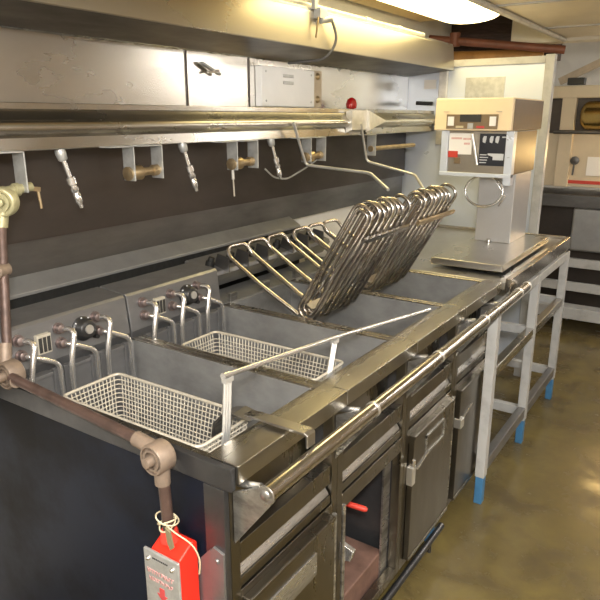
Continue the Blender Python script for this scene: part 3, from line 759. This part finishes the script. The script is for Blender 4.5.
tag(op.build('lagged_pipe', M['orange'], origin=(-1.4, 4.6, 2.0)), 'orange lagged pipe above the partition top rail', 'pipe')
ct = MB().box(-1.838, -1.10, 4.74, 4.95, 2.0, 2.398)  # dark block added to put shade into the overhead gap
tag(ct.build('gap_shade_block', M['darkbrown'], origin=(-1.4, 4.85, 2.0)), 'dark brown shade block added for the dark gap behind the orange lagged pipe', 'shade block')
jb = MB().box(-1.839, -1.63, 4.12, 4.2, 2.00, 2.07)
tag(jb.build('junction_box', M['brass'], origin=(-1.7, 4.16, 2.0), bevel=.006), 'small brass coloured junction box at the hood end', 'box')

# ---------------------------------------------------------------- far bank across the cross aisle
Bk = thing('far_boiler', 'cream boiler front with a brass drum and red stripe beyond the partition', 'boiler', (-.7, 5.5, .97))
MB().box(-1.45, .6, 5.28, 5.6, 1.10, 1.50).build('lower_panel', M['cream'], Bk, bevel=.004)
MB().box(-1.45, .6, 5.30, 5.6, 1.50, 1.76).build('recess', M['splash'], Bk)
MB().box(-1.45, .6, 5.24, 5.6, 1.755, 1.845).build('upper_beam', M['cream'], Bk, bevel=.01)
MB().box(-1.12, -1.02, 5.24, 5.30, 1.10, 1.76).build('stile', M['cream'], Bk, bevel=.004)
dr = MB().lathe((-.99, 5.30, 1.63), (1, 0, 0), [(0, .02), (.01, .07), (.03, .095), (.05, .105), (.9, .105)], 28)
dr.build('drum', M['gold'], Bk)
MB().cyl((-1.15, 5.20, 1.512), (.6, 5.20, 1.508), .014, n=12).build('grab_rail', M['splashlow'], Bk)
MB().box(-1.02, .6, 5.276, 5.281, 1.125, 1.15).build('red_stripe', M['redstripe'], Bk)
vh = MB().lathe((-.985, 5.28, 1.30), (0, -1, 0), [(0, .015), (.02, .015), (.022, .032), (.036, .032), (.04, .015)], 16)
vh.bar((-.985, 5.25, 1.29), (-.99, 5.25, 1.19), .016, .012)
vh.build('valve_handle', M['splashlow'], Bk)
MB().box(-.90, -.78, 5.276, 5.281, 1.19, 1.33).build('notice_plate', M['paper'], Bk)
MB().box(-1.10, -.98, 5.24, 5.30, 1.85, 1.90).build('dark_handle', M['black'], Bk, bevel=.004)
dp = MB().bar((-1.20, 5.45, 1.885), (-.70, 5.45, 2.12), .05, .05)
tag(dp.build('brace', M['tancloth'], origin=(-1.0, 5.45, 1.85)), 'tan diagonal brace rising above the cream boiler front', 'brace')
FT = thing('steel_bench', 'grey steel bench with white beams under the cream boiler', 'bench', (-.5, 5.4, 0))
MB().box(-1.45, .6, 5.16, 5.62, .955, 1.05).build('bench_top', M['splashlow'], FT, bevel=.004)
MB().box(-.94, .6, 5.17, 5.6, .62, .955).build('drawer_front', M['ledgegray'], FT, bevel=.02)
for (z0, z1) in ((.49, .56), (.30, .37), (.10, .19)):
    MB().box(-1.45, .6, 5.17 - (.1 if z0 < .2 else 0), 5.21, z0, z1).build('beam', M['whitepaint'], FT, bevel=.003)
MB().box(-1.45, .6, 5.5, 5.6, 0, .955).build('back_sheet', M['splash'], FT)
for x in (-1.3, -.3, .5): MB().box(x - .03, x + .03, 5.22, 5.28, 0, .955).build('leg', M['whitepaint'], FT)

def area(name, loc, target, size, power, color):
    l = bpy.data.lights.new(name, 'AREA'); l.shape = 'DISK'; l.size = size; l.energy = power; l.color = color
    o = bpy.data.objects.new(name, l); COL.objects.link(o); o.location = loc
    o.rotation_euler = (Vector(target) - Vector(loc)).to_track_quat('-Z', 'Y').to_euler()
area('flash_lamp', (.10, -.10, 1.86), (-1.3, 2.2, 1.2), .16, 34, (1, .97, .92))
clean()
# ---------------------------------------------------------------- camera and world
cam = bpy.data.cameras.new('camera'); co = bpy.data.objects.new('camera', cam); COL.objects.link(co)
cam.sensor_width = 36; cam.lens = 36 * 629.09 / 600; cam.clip_start = .02
co.location = (0, 0, 1.62); co.rotation_euler = (math.radians(90 - 16.22), 0, math.radians(33.76))
S.camera = co
w = bpy.data.worlds.new('world'); S.world = w; w.use_nodes = True
w.node_tree.nodes['Background'].inputs[0].default_value = (.5, .48, .45, 1)
w.node_tree.nodes['Background'].inputs[1].default_value = .05
S.view_settings.view_transform = 'Standard'; S.view_settings.look = 'None'
S.view_settings.exposure = 0.15; S.view_settings.gamma = 1; S.view_settings.use_curve_mapping = False
